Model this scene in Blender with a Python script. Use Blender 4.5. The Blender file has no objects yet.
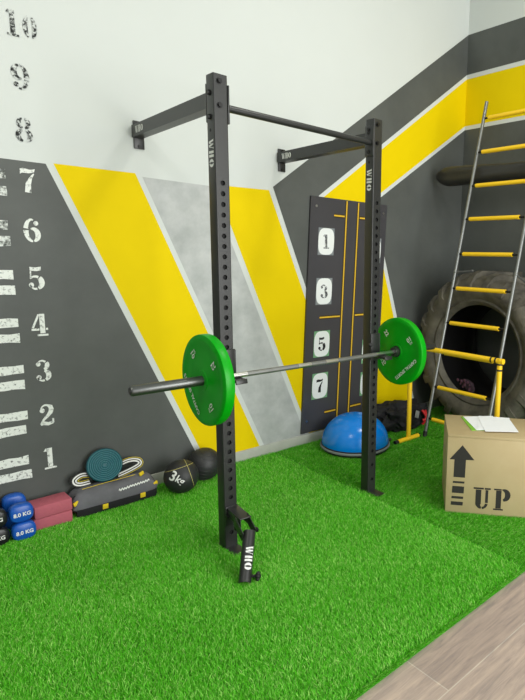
import bpy, bmesh, math, random
import numpy as np
from mathutils import Matrix, Vector
R = math.radians
PI = math.pi
random.seed(7)
SC = bpy.context.scene
COL = SC.collection
FZ = -0.024            # top of the turf backing: everything on the grass stands here

# ------------------------------------------------------------------ materials
def srgb(r, g, b):
    f = lambda c: (c / 255 / 12.92) if c / 255 <= 0.04045 else ((c / 255 + 0.055) / 1.055) ** 2.4
    return (f(r), f(g), f(b), 1)

def mat(name, col, rough=0.5, metal=0.0, spec=0.5, noise=0.0, nscale=8.0, col2=None, bump=0.0, bscale=60.0, coat=0.0, rn=0.0):
    m = bpy.data.materials.new(name)
    m.use_nodes = True
    nt = m.node_tree
    b = nt.nodes['Principled BSDF']
    b.inputs['Base Color'].default_value = col
    b.inputs['Roughness'].default_value = rough
    b.inputs['Metallic'].default_value = metal
    b.inputs['Specular IOR Level'].default_value = spec
    b.inputs['Coat Weight'].default_value = coat
    tc = nt.nodes.new('ShaderNodeTexCoord')
    if noise or col2:
        n = nt.nodes.new('ShaderNodeTexNoise')
        n.inputs['Scale'].default_value = nscale
        n.inputs['Detail'].default_value = 6
        n.inputs['Roughness'].default_value = 0.62
        nt.links.new(tc.outputs['Object'], n.inputs['Vector'])
        r = nt.nodes.new('ShaderNodeMapRange')
        r.inputs['From Min'].default_value = 0.32
        r.inputs['From Max'].default_value = 0.68
        nt.links.new(n.outputs['Fac'], r.inputs['Value'])
        mx = nt.nodes.new('ShaderNodeMix')
        mx.data_type = 'RGBA'
        c2 = col2 if col2 else tuple(min(1, c * (1 + noise)) for c in col[:3]) + (1,)
        c1 = col if col2 else tuple(c * (1 - noise) for c in col[:3]) + (1,)
        mx.inputs['A'].default_value = c1
        mx.inputs['B'].default_value = c2
        nt.links.new(r.outputs['Result'], mx.inputs['Factor'])
        nt.links.new(mx.outputs['Result'], b.inputs['Base Color'])
        if rn:
            rr = nt.nodes.new('ShaderNodeMapRange')
            rr.inputs['To Min'].default_value = rough - rn
            rr.inputs['To Max'].default_value = rough + rn
            nt.links.new(n.outputs['Fac'], rr.inputs['Value'])
            nt.links.new(rr.outputs['Result'], b.inputs['Roughness'])
    if bump:
        n2 = nt.nodes.new('ShaderNodeTexNoise')
        n2.inputs['Scale'].default_value = bscale
        n2.inputs['Detail'].default_value = 4
        nt.links.new(tc.outputs['Object'], n2.inputs['Vector'])
        bp = nt.nodes.new('ShaderNodeBump')
        bp.inputs['Strength'].default_value = bump
        bp.inputs['Distance'].default_value = 0.01
        nt.links.new(n2.outputs['Fac'], bp.inputs['Height'])
        nt.links.new(bp.outputs['Normal'], b.inputs['Normal'])
    return m

def worn(name, paint, under, lo, hi, scale=55):
    """stencil paint rubbed through to the wall colour in flecks"""
    m = mat(name, paint, 0.75, spec=0.25)
    nt = m.node_tree
    b = nt.nodes['Principled BSDF']
    tc = nt.nodes.new('ShaderNodeTexCoord')
    n = nt.nodes.new('ShaderNodeTexNoise')
    n.inputs['Scale'].default_value = scale
    n.inputs['Detail'].default_value = 7
    n.inputs['Roughness'].default_value = 0.75
    nt.links.new(tc.outputs['Object'], n.inputs['Vector'])
    r = nt.nodes.new('ShaderNodeMapRange')
    r.inputs['From Min'].default_value = lo
    r.inputs['From Max'].default_value = hi
    nt.links.new(n.outputs['Fac'], r.inputs['Value'])
    mx = nt.nodes.new('ShaderNodeMix')
    mx.data_type = 'RGBA'
    mx.inputs['A'].default_value = under
    mx.inputs['B'].default_value = paint
    nt.links.new(r.outputs['Result'], mx.inputs['Factor'])
    nt.links.new(mx.outputs['Result'], b.inputs['Base Color'])
    return m

C_WHITE = srgb(203, 208, 204)
C_DARK = srgb(82, 85, 82)
WHITE = mat('white_wall_paint', C_WHITE, 0.75, spec=0.25, noise=0.012, nscale=1.5)
DARK = mat('charcoal_wall_paint', C_DARK, 0.55, spec=0.3, noise=0.14, nscale=1.8)
YELLOW = mat('yellow_wall_paint', srgb(224, 197, 0), 0.65, spec=0.1, noise=0.03, nscale=2.0)
CONC = mat('grey_microcement', srgb(160, 164, 162), 0.6, spec=0.3, col2=srgb(188, 191, 189), nscale=5.0)
SKIRT = mat('pale_skirting', srgb(176, 178, 168), 0.5, noise=0.08, nscale=9)
PW = worn('worn_white_stencil_paint', srgb(222, 226, 220), C_DARK, 0.36, 0.46)
PW2 = worn('patchy_white_stencil_paint', srgb(212, 217, 212), C_DARK, 0.44, 0.56, 30)
PB = worn('worn_black_stencil_paint', srgb(40, 42, 42), C_WHITE, 0.44, 0.54, 45)
BLACKM = mat('black_powder_coat', srgb(37, 38, 37), 0.36, spec=0.5, bump=0.05, bscale=400)
HOLE = mat('black_inside', srgb(8, 8, 8), 0.8)
BOLT = mat('dark_bolt_steel', srgb(40, 40, 40), 0.35, metal=0.6)
LET = mat('white_lettering', srgb(225, 226, 222), 0.6)
GREENP = mat('green_bumper_rubber', srgb(0, 152, 14), 0.36, spec=0.25, noise=0.04, nscale=14)
CHROME = mat('brushed_steel', srgb(200, 200, 196), 0.28, metal=1.0)
SLEEVE = mat('dark_grey_sleeve_steel', srgb(96, 98, 96), 0.34, metal=0.85)
STEEL = mat('grey_galvanised_tube', srgb(128, 130, 128), 0.4, metal=0.75, noise=0.1, nscale=12)
YTUBE = mat('yellow_plastic_tube', srgb(250, 204, 34), 0.42, spec=0.45)
RUBBER = mat('black_rubber', srgb(30, 30, 30), 0.6, noise=0.1, nscale=20)
TIRE = mat('dusty_tyre_rubber', srgb(58, 55, 48), 0.75, col2=srgb(100, 96, 84), nscale=6, bump=0.35, bscale=18)
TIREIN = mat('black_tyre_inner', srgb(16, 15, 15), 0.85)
PLY = mat('birch_plywood', srgb(184, 166, 126), 0.6, col2=srgb(174, 154, 112), nscale=2.2)
PLYEDGE = mat('plywood_edge', srgb(198, 176, 134), 0.65, noise=0.06, nscale=30)
STENCIL = mat('black_stencil_ink', srgb(38, 36, 32), 0.7)
PAPER = mat('white_paper', srgb(240, 242, 244), 0.7, noise=0.015, nscale=12)
GCOVER = mat('green_booklet_cover', srgb(130, 190, 60), 0.5)
BLUED = mat('glossy_blue_vinyl', srgb(0, 128, 226), 0.22, spec=0.55)
GREYR = mat('grey_rubber_rim', srgb(120, 126, 128), 0.5)
BLUEV = mat('blue_vinyl_dip', srgb(20, 84, 176), 0.35, noise=0.05, nscale=40)
BLKV = mat('black_vinyl_dip', srgb(26, 27, 29), 0.35)
MAROON = mat('maroon_foam', srgb(176, 94, 106), 0.8, spec=0.2, noise=0.05, nscale=60)
GREYF = mat('grey_bag_fabric', srgb(100, 100, 104), 0.8, spec=0.2, noise=0.12, nscale=12, bump=0.2, bscale=30)
BLKF = mat('black_bag_fabric', srgb(30, 30, 32), 0.75, spec=0.3, noise=0.1, nscale=14, bump=0.3, bscale=25)
YWEB = mat('yellow_webbing', srgb(226, 196, 30), 0.7)
TEAL = mat('teal_vinyl', srgb(16, 92, 100), 0.45, spec=0.45)
TEALD = mat('dark_teal_edge', srgb(10, 48, 56), 0.5)
BALLM = mat('black_textured_rubber', srgb(38, 39, 39), 0.5, spec=0.5, bump=0.15, bscale=160)
BOARDM = mat('dark_satin_board', srgb(64, 63, 66), 0.3, spec=0.5, noise=0.06, nscale=2)
CARDG = mat('green_card', srgb(110, 160, 116), 0.6)
CARDC = mat('clear_grey_card', srgb(122, 128, 130), 0.5)
CARDW = mat('white_card_face', srgb(222, 226, 224), 0.6)
NUMD = mat('black_number_ink', srgb(26, 27, 27), 0.7)
NUMF = worn('faded_grey_number_ink', srgb(74, 76, 78), srgb(214, 218, 216), 0.38, 0.5, 60)
LINEB = mat('dark_brown_line', srgb(52, 42, 14), 0.6)
LINEY = mat('gold_line', srgb(214, 172, 40), 0.45)
SEAMM = mat('pale_yellow_seam', srgb(196, 186, 110), 0.6)
RED = mat('red_webbing', srgb(196, 28, 30), 0.6)
BUCKLE = mat('grey_buckle', srgb(150, 150, 148), 0.4)
PURP = mat('dark_plum_cloth', srgb(38, 18, 30), 0.8)
MAUVE = mat('mauve_dots', srgb(80, 46, 64), 0.8)
ROLLM = mat('black_vinyl_roll', srgb(42, 42, 39), 0.5, spec=0.5, noise=0.1, nscale=6)

def stripes_mat():
    m = mat('black_white_striped_webbing', srgb(225, 225, 220), 0.7)
    nt = m.node_tree
    b = nt.nodes['Principled BSDF']
    uv = nt.nodes.new('ShaderNodeUVMap')
    sp = nt.nodes.new('ShaderNodeSeparateXYZ')
    nt.links.new(uv.outputs['UV'], sp.inputs['Vector'])
    cr = nt.nodes.new('ShaderNodeValToRGB')
    cr.color_ramp.interpolation = 'CONSTANT'
    e = cr.color_ramp.elements
    e[0].position = 0; e[0].color = srgb(200, 180, 40)
    e[1].position = 0.10; e[1].color = srgb(28, 28, 28)
    for p_, c_ in ((0.22, srgb(225, 225, 220)), (0.42, srgb(28, 28, 28)), (0.58, srgb(225, 225, 220)), (0.8, srgb(28, 28, 28))):
        k = e.new(p_); k.color = c_
    nt.links.new(sp.outputs['X'], cr.inputs['Fac'])
    nt.links.new(cr.outputs['Color'], b.inputs['Base Color'])
    return m
STRIPE = stripes_mat()

# ------------------------------------------------------------------ mesh builder
class MB:
    def __init__(s):
        s.v = []; s.f = []; s.m = []; s.mats = []; s.uv = None
    def mi(s, m):
        if m not in s.mats: s.mats.append(m)
        return s.mats.index(m)
    def add(s, vs, fs, m):
        o = len(s.v); k = s.mi(m)
        s.v.extend([tuple(p) for p in vs])
        for f in fs:
            s.f.append(tuple(i + o for i in f)); s.m.append(k)
        return s
    def bm(s, b, m, M=None):
        b.verts.ensure_lookup_table(); b.verts.index_update()
        vs = [(M @ v.co if M else v.co.copy()) for v in b.verts]
        s.add(vs, [[v.index for v in f.verts] for f in b.faces], m)
        b.free()
        return s
    def box(s, c, size, m, bev=0.0, rot=None, seg=2):
        b = bmesh.new()
        bmesh.ops.create_cube(b, size=1)
        bmesh.ops.scale(b, vec=size, verts=b.verts)
        if bev:
            bmesh.ops.bevel(b, geom=b.edges[:], offset=bev, segments=seg, affect='EDGES', profile=0.5)
        M = Matrix.Translation(c)
        if rot is not None: M = M @ rot.to_4x4()
        return s.bm(b, m, M)
    def rings(s, rings, m, closed=True, cap0=True, cap1=True):
        n = len(rings[0]); vs = [p for r in rings for p in r]; fs = []
        for i in range(len(rings) - 1):
            for j in range(n if closed else n - 1):
                k = (j + 1) % n
                fs.append((i * n + j, i * n + k, (i + 1) * n + k, (i + 1) * n + j))
        if cap0: fs.append(tuple(range(n - 1, -1, -1)))
        if cap1: fs.append(tuple((len(rings) - 1) * n + j for j in range(n)))
        return s.add(vs, fs, m)
    def tube(s, pts, r, m, n=16, cap=True):
        pts = [Vector(p) for p in pts]; rs = r if isinstance(r, (list, tuple)) else [r] * len(pts)
        rings = []; prev = None
        for i, p in enumerate(pts):
            a = pts[max(i - 1, 0)]; b = pts[min(i + 1, len(pts) - 1)]
            t = (b - a).normalized()
            if prev is None:
                u = t.orthogonal().normalized()
            else:
                u = (prev - t * prev.dot(t)).normalized()
            prev = u; w = t.cross(u)
            rings.append([p + (u * math.cos(2 * PI * j / n) + w * math.sin(2 * PI * j / n)) * rs[i] for j in range(n)])
        return s.rings(rings, m, True, cap, cap)
    def lathe(s, prof, m, M, n=48, close=False):
        """profile (axial, radius) turned about local z, placed by M"""
        rings = [[M @ Vector((r * math.cos(2 * PI * j / n), r * math.sin(2 * PI * j / n), a)) for j in range(n)] for a, r in prof]
        if close: rings.append(rings[0])
        return s.rings(rings, m, True, not close, not close)
    def poly(s, pts, m): return s.add(pts, [tuple(range(len(pts)))], m)
    def sphere(s, c, r, m, sc=(1, 1, 1), nu=32, nv=20, rot=None):
        b = bmesh.new()
        bmesh.ops.create_uvsphere(b, u_segments=nu, v_segments=nv, radius=r)
        M = Matrix.Translation(c)
        if rot is not None: M = M @ rot.to_4x4()
        return s.bm(b, m, M @ Matrix.Diagonal((*sc, 1)))
    def build(s, name, parent=None, smooth=35, origin=None, fixn=True):
        me = bpy.data.meshes.new(name)
        o = Vector(origin) if origin else Vector((0, 0, 0))
        me.from_pydata([tuple(Vector(p) - o) for p in s.v], [], s.f)
        for m in s.mats: me.materials.append(m)
        me.polygons.foreach_set('material_index', s.m)
        if fixn:
            b = bmesh.new(); b.from_mesh(me)
            bmesh.ops.recalc_face_normals(b, faces=b.faces)
            b.to_mesh(me); b.free()
        if smooth:
            me.polygons.foreach_set('use_smooth', [True] * len(me.polygons))
            me.set_sharp_from_angle(angle=R(smooth))
        me.update()
        ob = bpy.data.objects.new(name, me)
        COL.objects.link(ob)
        ob.location = o
        if parent:
            ob.parent = parent
            ob.matrix_parent_inverse = Matrix.Translation(-parent.location)
        return ob

def tag(o, label=None, cat=None, group=None, kind=None):
    if label: o['label'] = label
    if cat: o['category'] = cat
    if group: o['group'] = group
    if kind: o['kind'] = kind
    return o
def thing(name, loc, label, cat, group=None):
    o = bpy.data.objects.new(name, None)
    COL.objects.link(o)
    o.location = loc; o.empty_display_size = 0.1
    o.matrix_world = Matrix.Translation(loc)
    return tag(o, label, cat, group)
def frame(o, x, y):
    x = Vector(x).normalized(); y = Vector(y); y = (y - x * y.dot(x)).normalized(); z = x.cross(y)
    return Matrix(((x.x, y.x, z.x, o[0]), (x.y, y.y, z.y, o[1]), (x.z, y.z, z.z, o[2]), (0, 0, 0, 1)))
AX = lambda o: frame(o, (0, 0, 1), (0, -1, 0)) if False else frame(o, (0, 1, 0), (0, 0, 1))   # local z = world +x
def euler(x, y, z): return Matrix.Rotation(R(z), 3, 'Z') @ Matrix.Rotation(R(y), 3, 'Y') @ Matrix.Rotation(R(x), 3, 'X')

# ------------------------------------------------------------------ lettering
def text2d(s, size=1.0, bold=0.0):
    cu = bpy.data.curves.new('t', 'FONT')
    cu.body = s; cu.size = size; cu.align_x = 'CENTER'; cu.align_y = 'CENTER'; cu.offset = bold * size; cu.resolution_u = 3
    ob = bpy.data.objects.new('t', cu)
    COL.objects.link(ob)
    dg = bpy.context.evaluated_depsgraph_get()
    me = bpy.data.meshes.new_from_object(ob.evaluated_get(dg))
    vs = [(v.co.x, v.co.y) for v in me.vertices]; fs = [tuple(p.vertices) for p in me.polygons]
    bpy.data.objects.remove(ob); bpy.data.curves.remove(cu); bpy.data.meshes.remove(me)
    return vs, fs

def arc(cx, cy, rx, ry, a0, a1, w0, w1, wm=None, n=12):
    """stroke along an ellipse, width swelling to wm in the middle"""
    pts = []; ws = []
    for i in range(n + 1):
        t = i / n; a = R(a0 + (a1 - a0) * t)
        pts.append((cx + rx * math.cos(a), cy + ry * math.sin(a)))
        if wm is None: ws.append(w0 + (w1 - w0) * t)
        else: ws.append((w0 + (w1 - w0) * t) + (wm - (w0 + w1) / 2) * math.sin(PI * t))
    return stroke(pts, ws)
def stroke(pts, ws):
    if not isinstance(ws, (list, tuple)): ws = [ws] * len(pts)
    if len(ws) == 2 and len(pts) > 2:
        ws = [ws[0] + (ws[1] - ws[0]) * i / (len(pts) - 1) for i in range(len(pts))]
    L = []; Q = []
    for i, p in enumerate(pts):
        a = pts[max(i - 1, 0)]; b = pts[min(i + 1, len(pts) - 1)]
        dx, dy = b[0] - a[0], b[1] - a[1]; l = math.hypot(dx, dy) or 1
        nx, ny = -dy / l, dx / l
        L.append((p[0] + nx * ws[i] / 2, p[1] + ny * ws[i] / 2)); Q.append((p[0] - nx * ws[i] / 2, p[1] - ny * ws[i] / 2))
    return [[Q[i], Q[i + 1], L[i + 1], L[i]] for i in range(len(pts) - 1)]
def rect(x0, y0, x1, y1): return [[(x0, y0), (x1, y0), (x1, y1), (x0, y1)]]
def disc(cx, cy, r, n=14): return [[(cx + r * math.cos(2 * PI * i / n), cy + r * math.sin(2 * PI * i / n)) for i in range(n)]]
def glyph(c):
    if c == '1': return rect(.24, .1, .46, .99) + rect(.08, 0, .62, .085) + [[(.08, .86), (.22, .84), (.22, .99), (.18, .99)]]
    if c == '0': return arc(.35, .5, .22, .43, 112, 248, .07, .07, .22) + arc(.35, .5, .22, .43, -68, 68, .07, .07, .22)
    if c == '2': return disc(.17, .72, .11) + arc(.33, .74, .22, .22, 165, 60, .05, .1) + stroke([(.44, .93), (.54, .86), (.57, .74), (.52, .6), (.4, .46), (.22, .3), (.1, .14)], [.12, .2, .22, .2, .15, .11, .08]) + stroke([(.06, .08), (.2, .13), (.4, .07), (.62, .12)], [.1, .18, .16, .12]) + rect(.58, .1, .66, .3)
    if c == '3': return disc(.16, .8, .1) + disc(.15, .2, .11) + arc(.31, .75, .2, .2, 150, 40, .05, .1) + arc(.31, .75, .23, .2, 30, -70, .16, .08, .2) + arc(.31, .27, .27, .24, 70, -60, .1, .12, .23) + arc(.31, .25, .22, .21, -70, -165, .1, .05)
    if c == '4': return rect(.36, .12, .58, .99) + stroke([(.34, .97), (.06, .38)], .09) + rect(.0, .25, .33, .35) + rect(.61, .25, .7, .35) + rect(.24, 0, .7, .085)
    if c == '5': return [[(.12, .82), (.4, .8), (.58, .84), (.6, 1.0), (.35, .96), (.12, .99)]] + stroke([(.15, .8), (.13, .5)], .06) + disc(.15, .2, .11) + arc(.32, .3, .27, .27, 140, 60, .06, .12) + arc(.32, .3, .27, .27, 50, -65, .2, .12, .24) + arc(.32, .28, .23, .25, -75, -165, .1, .05)
    if c == '6': return arc(.36, .48, .26, .46, 75, 170, .06, .2) + arc(.36, .48, .26, .46, 180, 270, .22, .08) + arc(.38, .29, .21, .26, 110, -85, .07, .08, .23) + disc(.53, .79, .1)
    if c == '7': return [[(.05, .74), (.12, .8), (.4, .8), (.62, .86), (.66, 1.0), (.45, .95), (.2, 1.0), (.05, .96)]] + stroke([(.6, .8), (.46, .6), (.35, .35), (.32, .0)], [.05, .12, .22, .26])
    if c == '8': return sum((arc(.35, .75, .19, .2, a, b, .06, .08, .18) + arc(.35, .26, .24, .23, a, b, .08, .07, .21) for a, b in ((105, 255), (-75, 75))), [])
    if c == '9': return [[(.72 - x, 1 - y) for x, y in q] for q in glyph('6')]
    if c == 'U': return rect(.1, .22, .34, .9) + rect(.0, .92, .44, 1.0) + arc(.38, .3, .18, .25, 195, 262, .22, .1) + arc(.38, .3, .2, .25, 272, 350, .1, .12) + rect(.52, .3, .64, .9) + rect(.48, .92, .74, 1.0)
    if c == 'P': return rect(.1, .08, .34, .92) + rect(.0, .93, .34, 1.0) + rect(.0, 0, .44, .07) + arc(.4, .72, .22, .24, 84, -84, .1, .1, .25) + rect(.37, .93, .45, 1.0)
    if c == 'W': return stroke([(.08, .98), (.28, .03)], .2) + stroke([(.36, .1), (.5, .95)], .06) + stroke([(.46, .98), (.66, .03)], .2) + stroke([(.74, .1), (.9, .95)], .06) + rect(-.05, .93, .25, 1.) + rect(.78, .93, 1., 1.)
    if c == 'H': return rect(.06, 0, .32, 1) + rect(.46, 0, .72, 1) + rect(.32, .46, .36, .54) + rect(.42, .46, .46, .54)
    if c == 'O': return arc(.42, .5, .28, .4, 100, 260, .1, .1, .3) + arc(.42, .5, .28, .4, -80, 80, .1, .1, .3)
    return []
ADV = {'W': 1.05, 'H': .86, 'O': .9, 'U': .86, 'P': .8}
def stencil(s, gap=.06):
    out = []; x = 0
    for c in s:
        out += [[(p + x, q) for p, q in g] for g in glyph(c)]
        x += ADV.get(c, .74) + gap
    return out, x - gap
def put_stencil(mb, s, M, h, m, sx=1.0, center=True):
    polys, w = stencil(s)
    for g in polys:
        pts = [M @ Vector((((p - (w / 2 if center else 0)) * h * sx), (q - .5) * h, 0)) for p, q in g]
        mb.poly(pts, m)
def put_text(mb, s, M, h, m, bold=0.02, sx=1.0, wrap=None):
    vs, fs = text2d(s, h, bold)
    if wrap:                                   # dense enough to follow a curved surface
        b = bmesh.new()
        bv = [b.verts.new((x, y, 0)) for x, y in vs]
        for f in fs: b.faces.new([bv[i] for i in f])
        bmesh.ops.triangulate(b, faces=b.faces[:])
        bmesh.ops.subdivide_edges(b, edges=b.edges[:], cuts=4, use_grid_fill=True)
        b.verts.index_update()
        vs = [(v.co.x, v.co.y) for v in b.verts]; fs = [tuple(v.index for v in f.verts) for f in b.faces]
        b.free()
    ps = [Vector((x * sx, y, 0)) for x, y in vs]
    ps = [wrap(p) for p in ps] if wrap else [M @ p for p in ps]
    mb.add(ps, fs, m)

# ------------------------------------------------------------------ room
XC = 3.78
W0 = -4.2
def on_wall(mb, pts, k, m):            # painted field on the numbered wall, k = paint layer
    mb.poly([(x, -0.0006 * k, z) for x, z in pts], m)
mb = MB()
mb.poly([(W0, 0, -0.03), (XC, 0, -0.03), (XC, 0, 5.3), (W0, 0, 5.3)], WHITE)
mb.poly([(W0, 0.15, -0.03), (XC, 0.15, -0.03), (XC, 0.15, 5.3), (W0, 0.15, 5.3)], WHITE)
mb.poly([(W0, 0, -0.03), (W0, 0.15, -0.03), (W0, 0.15, 5.3), (W0, 0, 5.3)], WHITE)
B0 = 0.07
on_wall(mb, [(W0, B0), (.415, B0), (-.535, 2.284), (W0, 2.284)], 1, DARK)
on_wall(mb, [(.46, B0), (.968, B0), (.008, 2.296), (-.492, 2.292)], 1, YELLOW)
on_wall(mb, [(1.014, B0), (1.468, B0), (.562, 2.272), (.056, 2.277)], 1, CONC)
on_wall(mb, [(1.515, B0), (2.0, B0), (1.098, 2.298), (.612, 2.286)], 1, YELLOW)
dk = lambda x: 2.308 + (x - 1.11) * .747
on_wall(mb, [(2.045, B0), (XC, B0), (XC, dk(XC)), (1.138, dk(1.138))], 1, DARK)
l1 = lambda x: 2.306 + (x - 1.663) * .728        # white line above the diagonal yellow band
l2 = lambda x: 2.405 + (x - 2.414) * .66         # white line below it
on_wall(mb, [(1.63, l2(1.63) - .044), (XC, l2(XC) - .044), (XC, l1(XC) + .024), (1.63, l1(1.63) + .024)], 2, WHITE)
on_wall(mb, [(1.66, l2(1.66)), (XC, l2(XC)), (XC, l1(XC) - .024), (1.66, l1(1.66) - .024)], 3, YELLOW)
on_wall(mb, [(1.2, 1.5), (2.4, 1.5), (2.4, 2.2), (1.45, 2.2), (1.2, 2.35)], 4, DARK) if False else None
on_wall(mb, [(2.3, B0), (3.055, B0), (2.42, 2.0), (2.3, 2.0)], 2, WHITE)
on_wall(mb, [(2.3, B0), (3.005, B0), (2.37, 2.0), (2.3, 2.0)], 3, YELLOW)
# the height scale: stencilled numerals 1-10 with double bars to their left
for i in range(1, 11):
    z = 0.071 + 0.2998 * i
    m = PB if i >= 8 else PW
    M = frame((-.635, -0.0042, z), (1, 0, 0), (0, 0, 1))
    if i == 10: M = frame((-.607, -0.0042, z), (1, 0, 0), (0, 0, 1))
    put_stencil(mb, str(i), M, .145, m, .76 if i == 10 else .9)
    if i <= 8:
        m2 = PB if i == 8 else (PW2 if i >= 6 else PW)
        for s_, zz, h in ((1, z + .022, .056), (-1, z - .075, .058)):
            rnd = random.Random(i * 7 + s_)
            xe = -.752 - (.06 if i == 8 else 0) + rnd.uniform(-.01, .01)
            top = []; bot = []
            for k in range(12):
                x = -1.35 + (xe + 1.35) * k / 11
                top.append((x, -0.0042, zz + h / 2 + rnd.uniform(-.004, .004))); bot.append((x, -0.0042, zz - h / 2 + rnd.uniform(-.004, .004)))
            mb.add(top + bot, [(k, k + 1, 13 + k, 12 + k) for k in range(11)], m2)
o = mb.build('wall_left', smooth=0, fixn=False); tag(o, 'white wall painted with charcoal, yellow and grey slanted fields and a stencilled scale from 1 to 10', kind='structure')

mb = MB()
def rw(y0, y1, z0, z1, k, m): mb.poly([(XC - .0006 * k, y0, z0), (XC - .0006 * k, y1, z0), (XC - .0006 * k, y1, z1), (XC - .0006 * k, y0, z1)], m)
Y1 = -7.5
rw(0, Y1, -.03, 5.3, 0, WHITE)
mb.poly([(XC + .15, 0, -.03), (XC + .15, Y1, -.03), (XC + .15, Y1, 5.3), (XC + .15, 0, 5.3)], WHITE)
mb.poly([(XC, Y1, -.03), (XC + .15, Y1, -.03), (XC + .15, Y1, 5.3), (XC, Y1, 5.3)], WHITE)
rw(0, Y1, B0, dk(XC), 1, DARK)
rw(0, Y1, l2(XC) - .044, l1(XC) + .024, 2, WHITE)
rw(0, Y1, l2(XC), l1(XC) - .024, 3, YELLOW)
o = mb.build('wall_right', smooth=0, fixn=False); tag(o, 'charcoal wall with a white edged yellow band, behind the big tyre', kind='structure')

o = MB().box((W0 - .075, Y1 / 2, 2.6), (.15, -Y1, 5.4), WHITE).build('wall_back', smooth=0); tag(o, kind='structure')
o = MB().box(((W0 + XC) / 2, -.0085, .02), (XC - W0, .015, .1), SKIRT, .004).build('baseboard_left'); tag(o, kind='structure')
o = MB().box((XC - .0085, (Y1 - .02) / 2, .02), (.015, -Y1 - .02, .1), SKIRT, .004).build('baseboard_right'); tag(o, kind='structure')
o = MB().box(((W0 + XC) / 2, Y1 / 2, 5.36), (XC - W0 + .3, -Y1 + .3, .12), WHITE).build('ceiling'); tag(o, kind='structure')

def floor_mat():
    m = mat('wood_look_floor_tile', srgb(140, 122, 108), 0.26, spec=0.5)
    nt = m.node_tree; b = nt.nodes['Principled BSDF']
    tc = nt.nodes.new('ShaderNodeTexCoord')
    mp = nt.nodes.new('ShaderNodeMapping')
    mp.inputs['Location'].default_value = (-.074 + .6 + 1.2 * 10, 2.857 + .26 * 40, 0)
    nt.links.new(tc.outputs['Object'], mp.inputs['Vector'])
    br = nt.nodes.new('ShaderNodeTexBrick')
    br.offset = .5; br.inputs['Scale'].default_value = 1
    br.inputs['Brick Width'].default_value = 1.2; br.inputs['Row Height'].default_value = .26
    br.inputs['Mortar Size'].default_value = .003; br.inputs['Mortar Smooth'].default_value = .2
    br.inputs['Color1'].default_value = srgb(160, 146, 138); br.inputs['Color2'].default_value = srgb(188, 172, 160)
    br.inputs['Mortar'].default_value = srgb(196, 186, 174)
    nt.links.new(mp.outputs['Vector'], br.inputs['Vector'])
    mp2 = nt.nodes.new('ShaderNodeMapping'); mp2.inputs['Scale'].default_value = (1.6, 16, 1)
    nt.links.new(tc.outputs['Object'], mp2.inputs['Vector'])
    n = nt.nodes.new('ShaderNodeTexNoise'); n.inputs['Scale'].default_value = 2.2; n.inputs['Detail'].default_value = 8; n.inputs['Roughness'].default_value = .68
    n.inputs['Distortion'].default_value = .6
    nt.links.new(mp2.outputs['Vector'], n.inputs['Vector'])
    cr = nt.nodes.new('ShaderNodeValToRGB')
    cr.color_ramp.elements[0].position = .3; cr.color_ramp.elements[0].color = (.62, .62, .66, 1)
    cr.color_ramp.elements[1].position = .72; cr.color_ramp.elements[1].color = (1.22, 1.16, 1.1, 1)
    nt.links.new(n.outputs['Fac'], cr.inputs['Fac'])
    mx = nt.nodes.new('ShaderNodeMix'); mx.data_type = 'RGBA'; mx.blend_type = 'MULTIPLY'; mx.inputs['Factor'].default_value = 1
    nt.links.new(br.outputs['Color'], mx.inputs['A']); nt.links.new(cr.outputs['Color'], mx.inputs['B'])
    nt.links.new(mx.outputs['Result'], b.inputs['Base Color'])
    bp = nt.nodes.new('ShaderNodeBump'); bp.inputs['Strength'].default_value = .25; bp.inputs['Distance'].default_value = .004; bp.invert = True
    nt.links.new(br.outputs['Fac'], bp.inputs['Height']); nt.links.new(bp.outputs['Normal'], b.inputs['Normal'])
    return m
o = MB().box(((W0 + XC) / 2, (Y1 + .15) / 2 - .0, -.08), (XC - W0 + .3, -Y1 + .15, .1), floor_mat()).build('floor', smooth=0); tag(o, kind='structure')

# ------------------------------------------------------------------ artificial turf
def turf_mat(name, c1, c2, c3, base=False):
    m = mat(name, c1, 0.5, spec=0.22)
    nt = m.node_tree; b = nt.nodes['Principled BSDF']
    cr = nt.nodes.new('ShaderNodeValToRGB')
    e = cr.color_ramp.elements
    e[0].position = 0; e[0].color = c1; e[1].position = 1; e[1].color = c3
    k = e.new(.5); k.color = c2
    if base:
        tc = nt.nodes.new('ShaderNodeTexCoord'); n = nt.nodes.new('ShaderNodeTexNoise'); n.inputs['Scale'].default_value = 90; n.inputs['Detail'].default_value = 5
        nt.links.new(tc.outputs['Object'], n.inputs['Vector']); nt.links.new(n.outputs['Fac'], cr.inputs['Fac'])
    else:
        a = nt.nodes.new('ShaderNodeAttribute'); a.attribute_name = 'tone'
        nt.links.new(a.outputs['Fac'], cr.inputs['Fac'])
        b.inputs['Subsurface Weight'].default_value = 0
    nt.links.new(cr.outputs['Color'], b.inputs['Base Color'])
    return m
TB = turf_mat('turf_backing', srgb(34, 102, 12), srgb(50, 132, 20), srgb(70, 152, 30), True)
TG = turf_mat('turf_fibres', srgb(58, 154, 10), srgb(92, 196, 32), srgb(196, 240, 136))
YF_ = -1.230; UA = R(-53.5); U_ = (math.cos(UA), math.sin(UA))
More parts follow.
